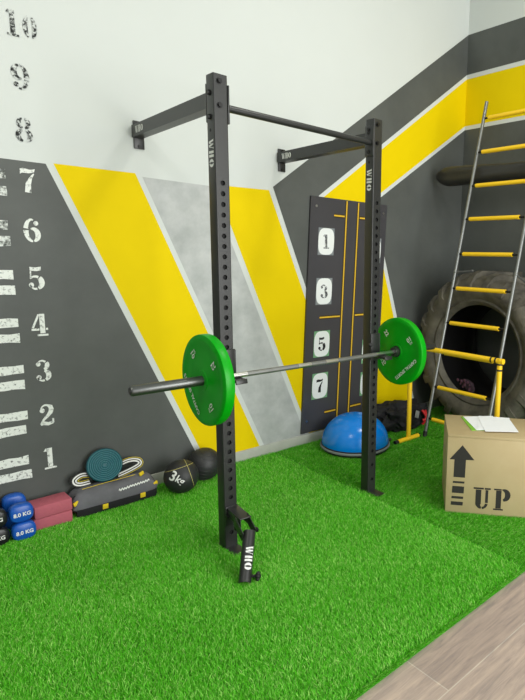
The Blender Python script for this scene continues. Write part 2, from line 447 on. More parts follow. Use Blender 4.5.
def turf(name, x0, x1, y0, y1, n, seed, lean, label):
    tag(MB().box(((x0 + x1) / 2, (y0 + y1) / 2, -.0275), (x1 - x0, y1 - y0, .007), TB).build('turf_backing', None, 0), kind='structure')
    rng = np.random.default_rng(seed)
    xs = rng.uniform(x0 + .004, x1 - .004, n * 3); ys = rng.uniform(y0 + .004, y1 - .004, n * 3)
    ys[:9000] = y0 + rng.uniform(.001, .02, 9000)
    d = np.hypot(xs + 1.55, ys + 4.05)
    keep = rng.uniform(size=n * 3) < np.clip((3.0 / d) ** 1.3, .12, 1)
    # drop what lies far to the left of the picture
    keep &= (xs > -1.55 + (ys + 4.05) * .02 - .35)
    for bx0, bx1, by0, by1 in ((-.045, .045, YF_ - .107, YF_ + .097), (1.136, 1.226, YF_ - .107, YF_ + .097)):
        keep &= ~((xs > bx0) & (xs < bx1) & (ys > by0) & (ys < by1))
    keep &= np.hypot(xs - 1.752, ys + .405) > .31
    bu = (xs - 1.325) * U_[0] + (ys + 1.836) * U_[1]; bv_ = -(xs - 1.325) * U_[1] + (ys + 1.836) * U_[0]
    keep &= ~((bu > -.002) & (bu < .8) & (bv_ > -.002) & (bv_ < .50))
    xs, ys = xs[keep][:n], ys[keep][:n]; n = len(xs)
    # tufts bunch: patchy pile
    h = rng.uniform(.011, .022, n); w = rng.uniform(.0018, .0034, n)
    a = rng.uniform(0, 2 * PI, n)
    patch = np.sin(xs * 5.1 + 2 * np.sin(ys * 2.3)) * .5 + np.sin(ys * 6.7 + xs * 3.1) * .5
    lx = lean[0] * (.85 + .15 * patch) + rng.normal(0, .55, n); ly = lean[1] * (.85 + .15 * patch) + rng.normal(0, .55, n)
    edge = ys < y0 + .022
    ly = np.where(edge, -.7 + rng.normal(0, .45, n), ly)
    v = np.zeros((n, 5, 3), np.float32)
    ca, sa = np.cos(a) * w / 2, np.sin(a) * w / 2
    z0 = FZ - .001
    v[:, 0] = np.stack([xs - ca, ys - sa, np.full(n, z0)], 1); v[:, 1] = np.stack([xs + ca, ys + sa, np.full(n, z0)], 1)
    mx, my, mz = xs + lx * h * .35, ys + ly * h * .35, z0 + h * .6
    v[:, 2] = np.stack([mx + ca * .9, my + sa * .9, mz], 1); v[:, 3] = np.stack([mx - ca * .9, my - sa * .9, mz], 1)
    tx = np.clip(xs + lx * h, x0 - .01, x1 + .008); ty = np.clip(ys + ly * h, y0 - .03, y1)
    v[:, 4] = np.stack([tx, ty, z0 + h], 1)
    me = bpy.data.meshes.new('pile')
    me.vertices.add(n * 5); me.vertices.foreach_set('co', v.ravel())
    base = np.arange(n)[:, None] * 5
    loops = np.concatenate([base + np.array([0, 1, 2, 3]), base + np.array([3, 2, 4])], 1).ravel()
    me.loops.add(n * 7); me.loops.foreach_set('vertex_index', loops.astype(np.int32))
    st = np.stack([np.arange(n) * 7, np.arange(n) * 7 + 4], 1).ravel()
    me.polygons.add(n * 2); me.polygons.foreach_set('loop_start', st.astype(np.int32))
    me.update(calc_edges=True); me.validate()
    tone = np.clip(rng.beta(2, 2.6, n) + .03 * patch, 0, 1)
    at = me.attributes.new('tone', 'FLOAT', 'FACE'); at.data.foreach_set('value', np.repeat(tone, 2).astype(np.float32))
    me.materials.append(TG)
    me.polygons.foreach_set('use_smooth', [True] * len(me.polygons))
    o = bpy.data.objects.new(name, me); COL.objects.link(o)
    return tag(o, label, 'artificial grass', kind='stuff')
SEAM = 1.11
turf('artificial_grass', -3.0, SEAM - .004, -2.62, -.016, 420000, 1, (.2, .55), 'larger bright green artificial grass under the barbell, left of the seam')
turf('artificial_grass', SEAM + .004, XC - .016, -2.61, -.016, 230000, 2, (.3, -.75), 'darker green artificial grass strip right of the seam, under the plywood box and ladder')

# ------------------------------------------------------------------ rack
S = 1.181; W = .082; YF = -1.230; H = 2.6965; YM = YF + W / 2
rack = thing('power_rack', (S / 2, YM, FZ), 'black wall-mounted steel rack with two drilled uprights and a pull-up bar', 'gym rack')
PITCH = .0572
def upright(xc):
    mb = MB(); z0, z1 = FZ + .008, H; x0, x1 = xc - W / 2, xc + W / 2; yb = YF + W; bv = .006
    holes = sorted([2.134 - PITCH * k for k in range(0, 33) if 2.134 - PITCH * k > .29] + [.193 - .0, .078])
    r = .0142; zs = z0; n = 16
    hx = x1 - bv; lx = x0 + bv
    # drilled front face
    for h in holes:
        if h - .026 > zs + 1e-4:
            mb.poly([(lx, YF, zs), (hx, YF, zs), (hx, YF, h - .026), (lx, YF, h - .026)], BLACKM)
        c = [(xc + r * math.cos(2 * PI * j / n + PI / 4), YF, h + r * math.sin(2 * PI * j / n + PI / 4)) for j in range(n)]
        co = [(hx, YF, h + .026), (lx, YF, h + .026), (lx, YF, h - .026), (hx, YF, h - .026)]
        for q in range(4):
            i0 = q * n // 4; arcv = [c[(i0 + t) % n] for t in range(n // 4 + 1)]
            mb.poly([co[q], co[(q + 1) % 4]] + arcv[::-1], BLACKM)
        ci = [(p[0], YF + .006, p[2]) for p in c]
        mb.add(c + ci, [(j, (j + 1) % n, n + (j + 1) % n, n + j) for j in range(n)], BLACKM)
        zs = h + .026
    mb.poly([(lx, YF, zs), (hx, YF, zs), (hx, YF, z1), (lx, YF, z1)], BLACKM)
    # rounded corners and the other three faces
    prof = [(lx, YF)]
    for cx, cy, a0 in ((x0 + bv, YF + bv, 270), (x0 + bv, yb - bv, 180), (x1 - bv, yb - bv, 90), (x1 - bv, YF + bv, 0)):
        for k in range(5):
            a = R(a0 - 90 * k / 4); prof.append((cx + bv * math.cos(a), cy + bv * math.sin(a)))
    prof = prof[1:]
    mb.rings([[(x, y, z0) for x, y in prof], [(x, y, z1) for x, y in prof]], BLACKM, closed=False, cap0=True, cap1=True)
    # dark tube interior seen through the holes
    mb.box((xc, YM + .003, (z0 + z1) / 2), (W - .016, W - .02, z1 - z0 - .02), HOLE)
    return mb.build('upright', rack, 30, (xc, YM, z0), fixn=False)
def lettering(mb, M, h): put_stencil(mb, 'WHO', M, h, LET, 1.0)
for xc in (0, S):
    u = upright(xc)
    mb = MB(); lettering(mb, frame((xc - W / 2 - .0008, YM - .001, 2.287), (0, 0, -1), (0, -1, 0)), .05); lo = mb.build('lettering', u, 0, fixn=False); lo['label'] = 'white stencilled letters'
    # base plate
    MB().box((xc, YF - .005, FZ + .004), (.085, .2, .008), BLACKM, .002).build('base_plate', rack)
    # wall arm with its plate
    pc = xc + .042
    mb = MB()
    za, zb = 2.532, 2.612
    b0 = [(xc - .034, -1.1475), (xc + .034, -1.1475), (xc + .062, -.013), (xc - .006, -.013)]
    mb.rings([[(x, y, za) for x, y in b0], [(x, y, zb) for x, y in b0]], BLACKM)
    mb.box((xc, -1.1435, 2.555), (W, .008, .2), BLACKM, .002)
    arm = mb.build('wall_arm', rack, 30)
    mb = MB(); lettering(mb, frame((xc - .0112, -.155, 2.572), (-.028, -1.1345, 0), (0, 0, 1)), .046); lo = mb.build('lettering', arm, 0, fixn=False); lo['label'] = 'white stencilled letters'
    mb = MB(); mb.box((pc, -.0075, 2.555), (.07, .012, .185), BLACKM, .002); pl = mb.build('wall_plate', arm)
    for zz in (2.632, 2.478): MB().tube([(pc, -.013, zz), (pc, -.022, zz)], .012, BOLT, 6).build('plate_bolt', pl)
    # visible bolts
    for c, d in (((xc - .008, YF, 2.661), (0, -1, 0)), ((xc - .008, YF, 2.538), (0, -1, 0)), ((xc - W / 2, YM + .004, 2.603), (-1, 0, 0)), ((xc - W / 2, YM + .004, 2.479), (-1, 0, 0))):
        c = Vector(c); d = Vector(d); mb = MB()
        mb.tube([c, c + d * .003], .016, BOLT, 20); mb.tube([c + d * .003, c + d * .013], .0125, BOLT, 6)
        mb.build('bolt', rack)
    mb = MB(); mb.tube([(xc - W / 2 - .0004, YM + .003, 2.41), (xc - W / 2 + .004, YM + .003, 2.41)], .009, HOLE, 16); mb.build('pin_hole', u)
    # J-cup
    zb_ = 1.0663 - .0148; yb_ = -1.315
    mb = MB(); mb.box((xc + .004, YF - .005, zb_ + .055), (.088, .009, .2), BLACKM, .003)
    mb.box((xc + W / 2 + .0055, YF + .02, zb_ + .08), (.009, .06, .14), BLACKM, .003)
    mb.box((xc + .004, -1.303, zb_ - .009), (.07, .13, .017), BLACKM, .003)
    mb.box((xc + .006, -1.372, zb_ - .012), (.072, .012, .028), BLACKM, .003, euler(-14, 0, 0))
    jc = mb.build('j_cup', rack)
    MB().box((xc + .004, -1.303, zb_ - .0005 - .0002), (.066, .11, .001), RUBBER).build('liner', jc, 0)
    if xc: MB().sphere((xc - W / 2 - .012, YF - .012, zb_ + .075), .017, RUBBER, nu=16, nv=10).build('locking_knob', jc)
    # pull-up bar end flange
mb = MB(); mb.tube([(W / 2 + .009, -1.196, 2.5396), (S - W / 2 - .009, -1.196, 2.5396)], .02, BLACKM, 24)
pb = mb.build('pull_up_bar', rack)
for xx in (W / 2 + .005, S - W / 2 - .005):
    mb = MB(); mb.box((xx, YM - .002, 2.55), (.009, .084, .2), BLACKM, .002)
    for zz in (2.625, 2.475): mb.tube([(xx, YM, zz), (xx + (.016 if xx < .5 else -.016), YM, zz)], .011, BOLT, 6)
    mb.build('bar_flange', pb)

# ------------------------------------------------------------------ barbell and plates
BX, BY, BZ = S / 2 + .004, -1.315, 1.0663
bar = thing('barbell', (BX, BY, BZ), 'steel barbell with dark sleeves resting on the two rack hooks', 'barbell')
P = lambda t: (BX + t, BY, BZ)
mb = MB(); mb.tube([P(-.705), P(.705)], .0148, CHROME, 24)
sh = mb.build('shaft', bar)
mb = MB()
for a, b in ((-.52, -.16), (-.06, .06), (.16, .52)):
    mb.tube([P(a), P(b)], .0152, STEEL, 24)
k = mb.build('knurling', sh); k['label'] = 'slightly duller grip sections'
for s_ in (-1, 1):
    mb = MB(); mb.lathe([(.700, .0155), (.700, .036), (.7305, .036), (.7305, .027), (1.160, .027), (1.169, .022)], SLEEVE, AX(P(0)) if s_ > 0 else frame(P(0), (0, -1, 0), (0, 0, 1)), 32)
    sl = mb.build('sleeve', bar)
    mb = MB(); mb.lathe([(1.1692, 0.001), (1.1692, .018), (1.171, .017)], BOLT, AX(P(0)) if s_ > 0 else frame(P(0), (0, -1, 0), (0, 0, 1)), 24); mb.build('end_cap', sl)

def bumper(s_, label, a_brand):
    t0 = .7315; r = .252; th = .062
    root = thing('weight_plate', P(s_ * (t0 + th / 2)), label, 'weight plate', 'green bumper plates on the barbell')
    M = AX(P(0)) if s_ > 0 else frame(P(0), (0, -1, 0), (0, 0, 1))
    def face(o, sg):   # sg +1 outer face
        return [(o, .0285), (o, .055), (o - sg * .003, .058), (o - sg * .003, .105), (o - sg * .004, .112), (o - sg * .004, .20), (o - sg * .001, .212), (o, .235)]
    pr = [(t0, .0285)] + face(t0 + .000, -1)[1:] + [(t0 + .006, r - .002), (t0 + .012, r), (t0 + th - .012, r), (t0 + th - .006, r - .002)] + face(t0 + th, 1)[::-1]
    mb = MB(); mb.lathe(pr, GREENP, M, 96, close=True)
    disc_ = mb.build('rubber_disc', root, 40)
    # lettering on both faces; local directions are those of a viewer facing the face
    for fx, vx in ((t0 + th, s_), (t0, -s_)):
        x = BX + s_ * fx + vx * .0012
        X = Vector((0, vx, 0)); Z = Vector((0, 0, 1))                 # viewer's right and up
        def pt(rad, ang): return Vector((x, BY, BZ)) + X * rad * math.cos(R(ang)) + Z * rad * math.sin(R(ang))
        for a, tx in ((a_brand - 90, '10'), (a_brand - 180, '22'), (a_brand + 90, '10')):
            d = -(X * math.cos(R(a)) + Z * math.sin(R(a)))              # reads in towards the centre
            n = Vector((vx, 0, 0)); up = n.cross(d)
            mb = MB(); put_text(mb, tx, frame(pt(.165, a), d, up), .048, LET, .02)
            put_text(mb, 'KG' if tx == '10' else 'LB', frame(pt(.165, a) + up * .032, d, up), .02, LET, .02) if tx == '10' else None
            k = mb.build('raised_number', disc_, 0, fixn=False); k['label'] = 'white raised number ' + tx
        # maker's name along a chord, tops of letters outwards
        cd = X * math.sin(R(a_brand)) - Z * math.cos(R(a_brand)); up = X * math.cos(R(a_brand)) + Z * math.sin(R(a_brand))
        mb = MB(); put_text(mb, 'CAPITAL SPORTS', frame(pt(.158, a_brand), cd, up), .034, LET, .025)
        k = mb.build('maker_lettering', disc_, 0, fixn=False); k['label'] = 'white raised maker lettering'
    mb = MB(); mb.lathe([(t0 - .0006, .0275), (t0 - .0006, .043), (t0 + th + .0006, .043), (t0 + th + .0006, .0275)], BLACKM if s_ > 0 else GREENP, M, 40, close=True); mb.build('hub_ring', root)
bumper(-1, 'green bumper plate nearest the viewer, on the left end of the barbell', 218)
bumper(1, 'green bumper plate on the far right end of the barbell, beside the yellow hurdle', -50)

# ------------------------------------------------------------------ landmine pivot hanging from the near upright
lm = thing('landmine_attachment', (-.08, -1.5, FZ), 'black pivoting bar sleeve with white letters hanging at the foot of the near upright', 'landmine attachment')
mb = MB()
rz = euler(0, 0, -6)
mb.box((0, YF - .006, .19), (.08, .01, .12), BLACKM, .003)
for sx in (-.028, .03): mb.box((sx - .006, YF - .095, .215), (.008, .18, .05), BLACKM, .003, rz)
mb.box((-.006, YF - .1, .243), (.072, .19, .009), BLACKM, .003, rz)
mb.tube([(-.035, YF - .03, .2), (-.05, YF - .03, .2)], .011, BOLT, 6)
br = mb.build('bracket', lm)
mb = MB()
mb.tube([(-.03, -1.345, .236), (-.03, -1.345, .15)], .014, BOLT, 16)
for sx in (-.042, .038): mb.box((sx - .03, -1.44, .205), (.007, .13, .06), BLACKM, .003, euler(24, 0, -8))
mb.tube([(-.085, -1.485, .182), (.03, -1.478, .182)], .009, BOLT, 12)
mb.tube([(.018, -1.478, .182), (.026, -1.478, .182)], .016, BOLT, 6)
mb.build('yoke', lm)
A = Vector((-.028, -1.484, .192)); Bp = Vector((-.150, -1.63, -.008)); ax = (Bp - A).normalized()
mb = MB(); r_ = .034
u_ = ax.orthogonal().normalized(); Mx = frame(A, u_, ax.cross(u_)); L_ = (Bp - A).length
mb.lathe([(0, .0), (0, r_), (L_, r_), (L_, r_ - .006), (L_ - .08, r_ - .006), (L_ - .08, .0)], BLACKM, Mx, 32)
tb = mb.build('tube', lm)
view = (Vector((-1.549, -4.049, 1.739)) - (A + Bp) / 2).normalized()
side = ax.cross(view).normalized(); out = side.cross(ax).normalized()
if out.dot(view) < 0: out = -out
rt = out.cross(-ax)      # text reads along the tube, downwards
mid = A + ax * L_ * .56
polys, w_ = stencil('WHO'); mb = MB(); hh = .045
for g in polys:
    if len(g) == 4:
        sub = []
        for k in range(8):
            f0, f1 = k / 8, (k + 1) / 8
            e0 = lambda f, a_, b_: (g[a_][0] + (g[b_][0] - g[a_][0]) * f, g[a_][1] + (g[b_][1] - g[a_][1]) * f)
            dv = abs(g[1][1] - g[0][1]) > abs(g[3][1] - g[0][1])
            sub.append([e0(f0, 0, 1), e0(f1, 0, 1), e0(f1, 3, 2), e0(f0, 3, 2)] if dv else [e0(f0, 0, 3), e0(f0, 1, 2), e0(f1, 1, 2), e0(f1, 0, 3)])
    else: sub = [g]
    for g2 in sub:
     ps = []
     for p_, q_ in g2:
        along = (p_ - w_ / 2) * hh * .95; acr = (q_ - .5) * hh
        ang = acr / r_ + R(18)
        # letters stand with their tops to the viewer's right
        right = ax.cross(out).normalized()
        right = right if right.dot(Vector((.77, -.63, 0))) > 0 else -right
        ps.append(mid + ax * along + (out * math.cos(ang) + right * math.sin(ang)) * (r_ + .0008))
     mb.poly(ps, LET)
k = mb.build('lettering', tb, 0, fixn=False); k['label'] = 'white stencilled letters'
rgt = ax.cross(out).normalized()
rgt = rgt if rgt.dot(Vector((.77, -.63, 0))) > 0 else -rgt
kp = A + ax * (L_ - .035)
mb = MB(); mb.tube([kp + rgt * r_, kp + rgt * (r_ + .03)], .008, BOLT, 12)
for j in range(5):
    a = 2 * PI * j / 5; q = kp + rgt * (r_ + .033) + (ax * math.cos(a) + out * math.sin(a)) * .015
    mb.sphere(q, .0115, RUBBER, nu=12, nv=8)
mb.sphere(kp + rgt * (r_ + .033), .017, RUBBER, nu=14, nv=10)
mb.build('clamp_knob', lm)

# ------------------------------------------------------------------ numbered board on the wall
bd = thing('training_board', (1.9, -.015, .07), 'dark panel on the wall with numbered cards and gold lines, behind the far upright', 'board')
sk = lambda z: (z - 2.29) * .052
BP = lambda x, z, y: (x + sk(z), y, z)
mb = MB()
q = [(1.526, .085), (2.5, .085), (2.5, 2.295), (1.526, 2.295)]
mb.rings([[BP(x, z, -.004) for x, z in q], [BP(x, z, -.022) for x, z in q]], BOARDM)
mb.build('panel', bd, 30)
def strip(mb, a, b, w, m, y):
    a = Vector((a[0] + sk(a[1]), y, a[1])); b = Vector((b[0] + sk(b[1]), y, b[1])); d = (b - a).normalized(); n = Vector((-d.z, 0, d.x)) * w / 2
    f = Vector((0, .0012, 0))
    vs = [a - n, b - n, b + n, a + n]
    mb.rings([[v + f for v in vs], vs], m)
for pts in ([(1.953, .1), (1.953, 2.285)], [(2.103, .1), (2.103, 2.285)], [(1.80, 2.14), (1.93, 2.14)], [(2.126, 2.139), (2.26, 2.139)], [(1.68, 1.185), (1.93, 1.185)], [(2.126, 1.185), (2.36, 1.185)], [(1.79, .25), (1.93, .25)], [(2.126, .25), (2.27, .25)]):
    mb = MB(); strip(mb, pts[0], pts[1], .036, LINEB, -.0236); strip(mb, pts[0], pts[1], .014, LINEY, -.025); mb.build('gold_line', bd, 0)
def card(x, z, n, m0, ink):
    mb = MB(); w, h = .19, .25
    q = [(x - w / 2, z - h / 2), (x + w / 2, z - h / 2), (x + w / 2, z + h / 2), (x - w / 2, z + h / 2)]
    mb.rings([[BP(a, b, -.0225) for a, b in q], [BP(a, b, -.0245) for a, b in q]], m0)
    ov = []
    for k in range(32):
        c, s_ = math.cos(2 * PI * k / 32), math.sin(2 * PI * k / 32)
        ov.append((x + w * .49 * abs(c) ** .62 * (1 if c > 0 else -1), z + h * .49 * abs(s_) ** .62 * (1 if s_ > 0 else -1)))
    mb.poly([BP(a, b, -.0252) for a, b in ov], CARDW)
    ca = BP(x, z, -.0258)
    put_stencil(mb, n, frame(ca, (1, 0, 0), (.052, 0, 1)), .13, ink)
    o = mb.build('number_card', bd, 0, fixn=False); o['label'] = 'white oval card with the stencilled number ' + n
for n, z, m0, ink in (('1', 1.895, CARDC, NUMF), ('3', 1.432, CARDC, NUMF), ('5', .932, CARDG, NUMD), ('7', .525, CARDG, NUMD)):
    card(1.72, z, n, m0, ink)
for n, z, m0, ink in (('2', 1.83, CARDC, NUMF), ('4', 1.432, CARDC, NUMF), ('6', .80, CARDG, NUMD), ('8', .46, CARDG, NUMD)):
    card(2.345, z, n, m0, ink)
for x, z in ((1.59, 2.21), (2.45, 2.21), (1.58, .2), (2.45, .2)):
    mb = MB(); c = Vector(BP(x, z, -.022)); mb.tube([c, c + Vector((0, -.004, 0))], .011, CHROME, 12); mb.build('screw', bd)

# ------------------------------------------------------------------ half ball balance trainer
bo = thing('balance_trainer', (1.752, -.405, FZ), 'glossy blue half-ball balance trainer with grey rim on the turf behind the far upright', 'balance trainer')
M = Matrix.Translation((1.752, -.405, FZ))
MB().lathe([(0, .275), (.005, .305), (.03, .316), (.045, .316), (.045, .0005)], RUBBER, M, 64).build('base', bo)
MB().lathe([(.034, .314), (.030, .324), (.036, .330), (.046, .329), (.052, .322), (.052, .31)], GREYR, M, 64).build('rim', bo)
MB().lathe([(.052, .3185), (.062, .3185), (.064, .312)], RUBBER, M, 64).build('lip', bo)
pr = [(.06, .315)] + [(.06 + .272 * math.sin(a), .315 * math.cos(a) ** .9) for a in [R(x) for x in range(4, 90, 4)]] + [(.332, .0005)]
dm = MB().lathe(pr, BLUED, M, 72).build('dome', bo, 50)
a_ = R(-20)
MB().tube([(1.752 + .328 * math.cos(a_), -.405 + .328 * math.sin(a_), FZ + .03), (1.752 + .375 * math.cos(a_), -.405 + .375 * math.sin(a_), FZ + .03)], .014, RUBBER, 12).build('handle', bo)

# ------------------------------------------------------------------ yellow hurdle
hx = 2.27; hz = .925
hu = thing('training_hurdle', (hx, -1.1, FZ), 'yellow plastic tube hurdle on T-shaped feet between the barbell and the ladder', 'hurdle')
for y in (-.615, -1.62):
    mb = MB(); mb.tube([(2.12, y, FZ + .022), (2.415, y, FZ + .022)], .022, YTUBE, 20)
    mb.sphere((hx, y, FZ + .024), .028, YTUBE, nu=16, nv=10)
    f = mb.build('foot', hu)
    for x0, x1 in ((2.075, 2.119), (2.416, 2.432)):
        MB().tube([(x0, y, FZ + .02), (x1, y, FZ + .02)], .02, RUBBER, 16).build('rubber_end', f)
    mb = MB(); mb.tube([(hx, y, FZ + .04), (hx, y, hz + .02)], .0225, YTUBE, 20)
    p_ = mb.build('post', hu)
    MB().tube([(hx, y, hz - .085), (hx, y, hz - .07)], .0235, RUBBER, 20).build('clip_band', p_)
    MB().tube([(hx, y, hz - .035), (hx, y, hz - .02)], .0235, RUBBER, 20).build('clip_band', p_)
mb = MB(); mb.tube([(hx, -.58, hz), (hx, -1.655, hz)], .0235, YTUBE, 20); cb = mb.build('crossbar', hu)
for y in (-1.53, -1.575): MB().tube([(hx, y, hz), (hx, y - .016, hz)], .0245, RUBBER, 20).build('clip_band', cb)

# ------------------------------------------------------------------ tractor tyre
TY, TR = -.87, .84; TX = 2.93; TW = .82; TZ = FZ + TR + .002
ty = thing('tractor_tyre', (TX + TW / 2, TY, FZ), 'huge worn tractor tyre standing against the dark right wall', 'tyre')
M = AX((TX, TY, TZ))
pr = [(.09, .49), (.05, .51), (.035, .535), (.045, .555), (.02, .59), (.005, .65), (.02, .71), (.06, .76), (.12, .785), (.41, .80),
      (.70, .785), (.76, .76), (.80, .71), (.815, .65), (.80, .59), (.775, .555), (.785, .535), (.77, .515), (.73, .49)]
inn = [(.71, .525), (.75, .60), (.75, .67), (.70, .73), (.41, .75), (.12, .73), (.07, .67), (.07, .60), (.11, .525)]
mb = MB(); mb.lathe(pr, TIRE, M, 72, close=False)
mb.f = mb.f[:-2]; mb.m = mb.m[:-2]      # open ring, no end discs
n0 = len(mb.v)
casing = mb.build('casing', ty, 50)
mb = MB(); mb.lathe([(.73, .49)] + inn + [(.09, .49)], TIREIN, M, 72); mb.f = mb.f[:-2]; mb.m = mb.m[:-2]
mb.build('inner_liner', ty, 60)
mb = MB(); nl = 22
for k in range(nl * 2):
    side_ = k % 2; a = 2 * PI * (k + .5 * side_) / (nl * 2) * 1.0
    a = 2 * PI * (k // 2 + .5 * side_) / nl
    rings = []
    for t, w, h in ((-.005, .042, .70), (.05, .046, .80), (.12, .044, .838), (.42, .036, .84)):
        x = t if side_ == 0 else TW - t
        aa = a + (.30 * (t / .42))
        ring = []
        for dw, rr in ((-w, h - .05), (w, h - .05), (w * .8, h), (-w * .8, h)):
            b_ = aa + dw / .8
            ring.append(M @ Vector((rr * math.cos(b_), rr * math.sin(b_), x + (.006 if side_ == 0 else -.006))))
        rings.append(ring)
    mb.rings(rings, TIRE)
mb.build('tread_lugs', ty, 30)

# plum spotted cloth inside the tyre
mb = MB()
base = Vector((3.03, -.775, TZ - .478))
b = bmesh.new(); bmesh.ops.create_icosphere(b, subdivisions=4, radius=1)
rn = random.Random(3)
for v in b.verts:
    p = v.co.copy()
    wv = 1 + .10 * math.sin(7 * p.x + 3 * p.y) + .08 * math.sin(9 * p.z + 5 * p.y)
    k = .62 + .38 * p.z
    v.co = Vector((p.x * .05 * wv * k + 0, p.y * .105 * wv * k + .05 * p.z, p.z * .085 + .085))
mb.bm(b, PURP, Matrix.Translation(base))
cl = mb.build('spotted_cloth', None, 50); tag(cl, 'crumpled dark plum cloth with mauve spots lying inside the tyre opening', 'cloth')
for dy, dz, r in ((.12, .155, .017), (.075, .15, .018), (.03, .165, .015), (-.01, .15, .013), (.035, .115, .018), (.02, .14, .012), (-.03, .12, .011), (-.02, .07, .016), (.06, .09, .013), (-.03, .09, .010), (.09, .12, .012)):
    k = .62 + .38 * (dz - .085) / .085
    MB().sphere(base + Vector((-.042 * k - .004, dy, dz)), r, MAUVE, (.35, 1, 1), 14, 10).build('mauve_spot', cl)

# ------------------------------------------------------------------ ladder
la = thing('ladder', (2.48, -1.0, FZ), 'steel ladder with yellow sleeved rungs leaning in front of the tyre', 'ladder')
lx = lambda z: 2.48 + .238 * z
YL, YR = -.650, -1.358
for y in (YL, YR):
    mb = MB(); mb.tube([(lx(FZ + .03), y, FZ + .03), (lx(3.36), y, 3.36)], .0175, STEEL, 20); ra = mb.build('rail', la)
    MB().tube([(lx(FZ + .002), y, FZ + .002), (lx(FZ + .06), y, FZ + .06)], .022, RUBBER, 16).build('rubber_foot', ra)
    # strut from the rail down on to the tyre tread
    z0 = 1.636
    zt = TZ + math.sqrt(.84 ** 2 - (y - TY) ** 2) + .012
    mb = MB(); mb.tube([(lx(z0), y, z0), (3.16, y, zt + .004)], .011, STEEL, 12); mb.sphere((3.16, y, zt + .004), .018, STEEL, nu=12, nv=8); mb.sphere((lx(z0), y, z0), .0215, STEEL, nu=14, nv=8)
    mb.build('strut', la)
for z in (3.19, 2.845, 2.505, 2.168, 1.817, 1.473, 1.127, .825, .483, .165):
    mb = MB(); mb.tube([(lx(z), YL, z), (lx(z), YR, z)], .011, BOLT, 12); rg = mb.build('rung', la)
    MB().tube([(lx(z), YL - .06, z), (lx(z), YR + .075, z)], .0205, YTUBE, 18).build('yellow_sleeve', rg)

# ------------------------------------------------------------------ padded roll high on the right wall
ro = thing('padded_roll', (3.4, -.9, 2.55), 'long black padded roll carried high on the right wall behind the ladder', 'roll')
mb = MB()
pts = []; rs = []
for i in range(40):
    t = i / 39; y = -.085 - 1.95 * t
    x = 3.22 + .12 * t; z = 2.655 + .02 * t - .02 * math.sin(PI * t)
    rr = .108 * min(1, (math.sin(min(1, t * 9 + .08) * PI / 2)) ** .6) * (1 - .22 * min(1, t * 2.2))
    pts.append((x, y, z)); rs.append(rr)
rings = []
for i, (p_, rr) in enumerate(zip(pts, rs)):
    ring = []
    for j in range(40):
        a = 2 * PI * j / 40
        q = rr * (1 + .12 * max(0, math.cos(a - R(150))) ** 8 - .13 * max(0, math.cos(a - R(176 + 6 * math.sin(i * .3)))) ** 10 + .03 * math.sin(3 * a + i * .25))
        ring.append((p_[0] + q * math.cos(a), p_[1], p_[2] + q * math.sin(a)))
    rings.append(ring)
mb.rings(rings, ROLLM); mb.build('roll_body', ro, 50)
for y in (-.45, -1.55):
    mb = MB(); mb.tube([(XC - .014, y, 2.68), (3.36, y, 2.68)], .012, BLACKM, 10); mb.build('hook', ro)

# ------------------------------------------------------------------ plywood box
U = Vector((math.cos(UA), math.sin(UA), 0)); V = Vector((-math.sin(UA + R(5)), math.cos(UA + R(5)), 0)); N = Vector((1.322, -1.838, FZ))
BXW, BXD, BXH = .80, .50, .576
px = thing('plyo_box', N + U * BXW / 2 + V * BXD / 2, 'plywood jump box stencilled with a black arrow and UP, on the turf at the right', 'plyo box')
rotb = Matrix(((U.x, V.x, 0), (U.y, V.y, 0), (0, 0, 1)))
C0 = N + U * BXW / 2 + V * BXD / 2
th = .018
def panel(name, c, size, m=PLY): return MB().box(C0 + rotb @ Vector(c), size, m, .0015, rotb).build(name, px)
fp = panel('front_panel', (0, -BXD / 2 + th / 2, BXH / 2 - th / 2), (BXW, th, BXH - th))
panel('back_panel', (0, BXD / 2 - th / 2, BXH / 2 - th / 2), (BXW, th, BXH - th))
panel('side_panel', (-BXW / 2 + th / 2, 0, BXH / 2 - th / 2), (th, BXD - 2 * th - .001, BXH - th))
panel('side_panel', (BXW / 2 - th / 2, 0, BXH / 2 - th / 2), (th, BXD - 2 * th - .001, BXH - th))
panel('top_panel', (0, 0, BXH - th / 2), (BXW, BXD, th))
mb = MB()
off = -V * .0008
F = lambda u, z: N + U * u + off + Vector((0, 0, z - FZ))
mb.poly([F(.016, .374), (F(.189, .378)), F(.103, .482)], STENCIL)
for u0, u1, z0, z1 in ((.049, .129, .246, .378), (.045, .126, .202, .217), (.042, .125, .129, .18), (.040, .122, .087, .105), (.037, .121, .038, .065)):
    mb.poly([F(u0, z0), F(u1, z0), F(u1 + .002, z1), F(u0 + .002, z1)], STENCIL)
k = mb.build('arrow_marking', fp, 0, fixn=False); k['label'] = 'black upward arrow over two bars'
mb = MB()
put_stencil(mb, 'U', frame(F(.262, .103), U, (0, 0, 1)), .158, STENCIL, 1.02)
put_stencil(mb, 'P', frame(F(.396, .103), U, (0, 0, 1)), .158, STENCIL, .98)
k = mb.build('letters', fp, 0, fixn=False); k['label'] = 'black stencilled letters UP'
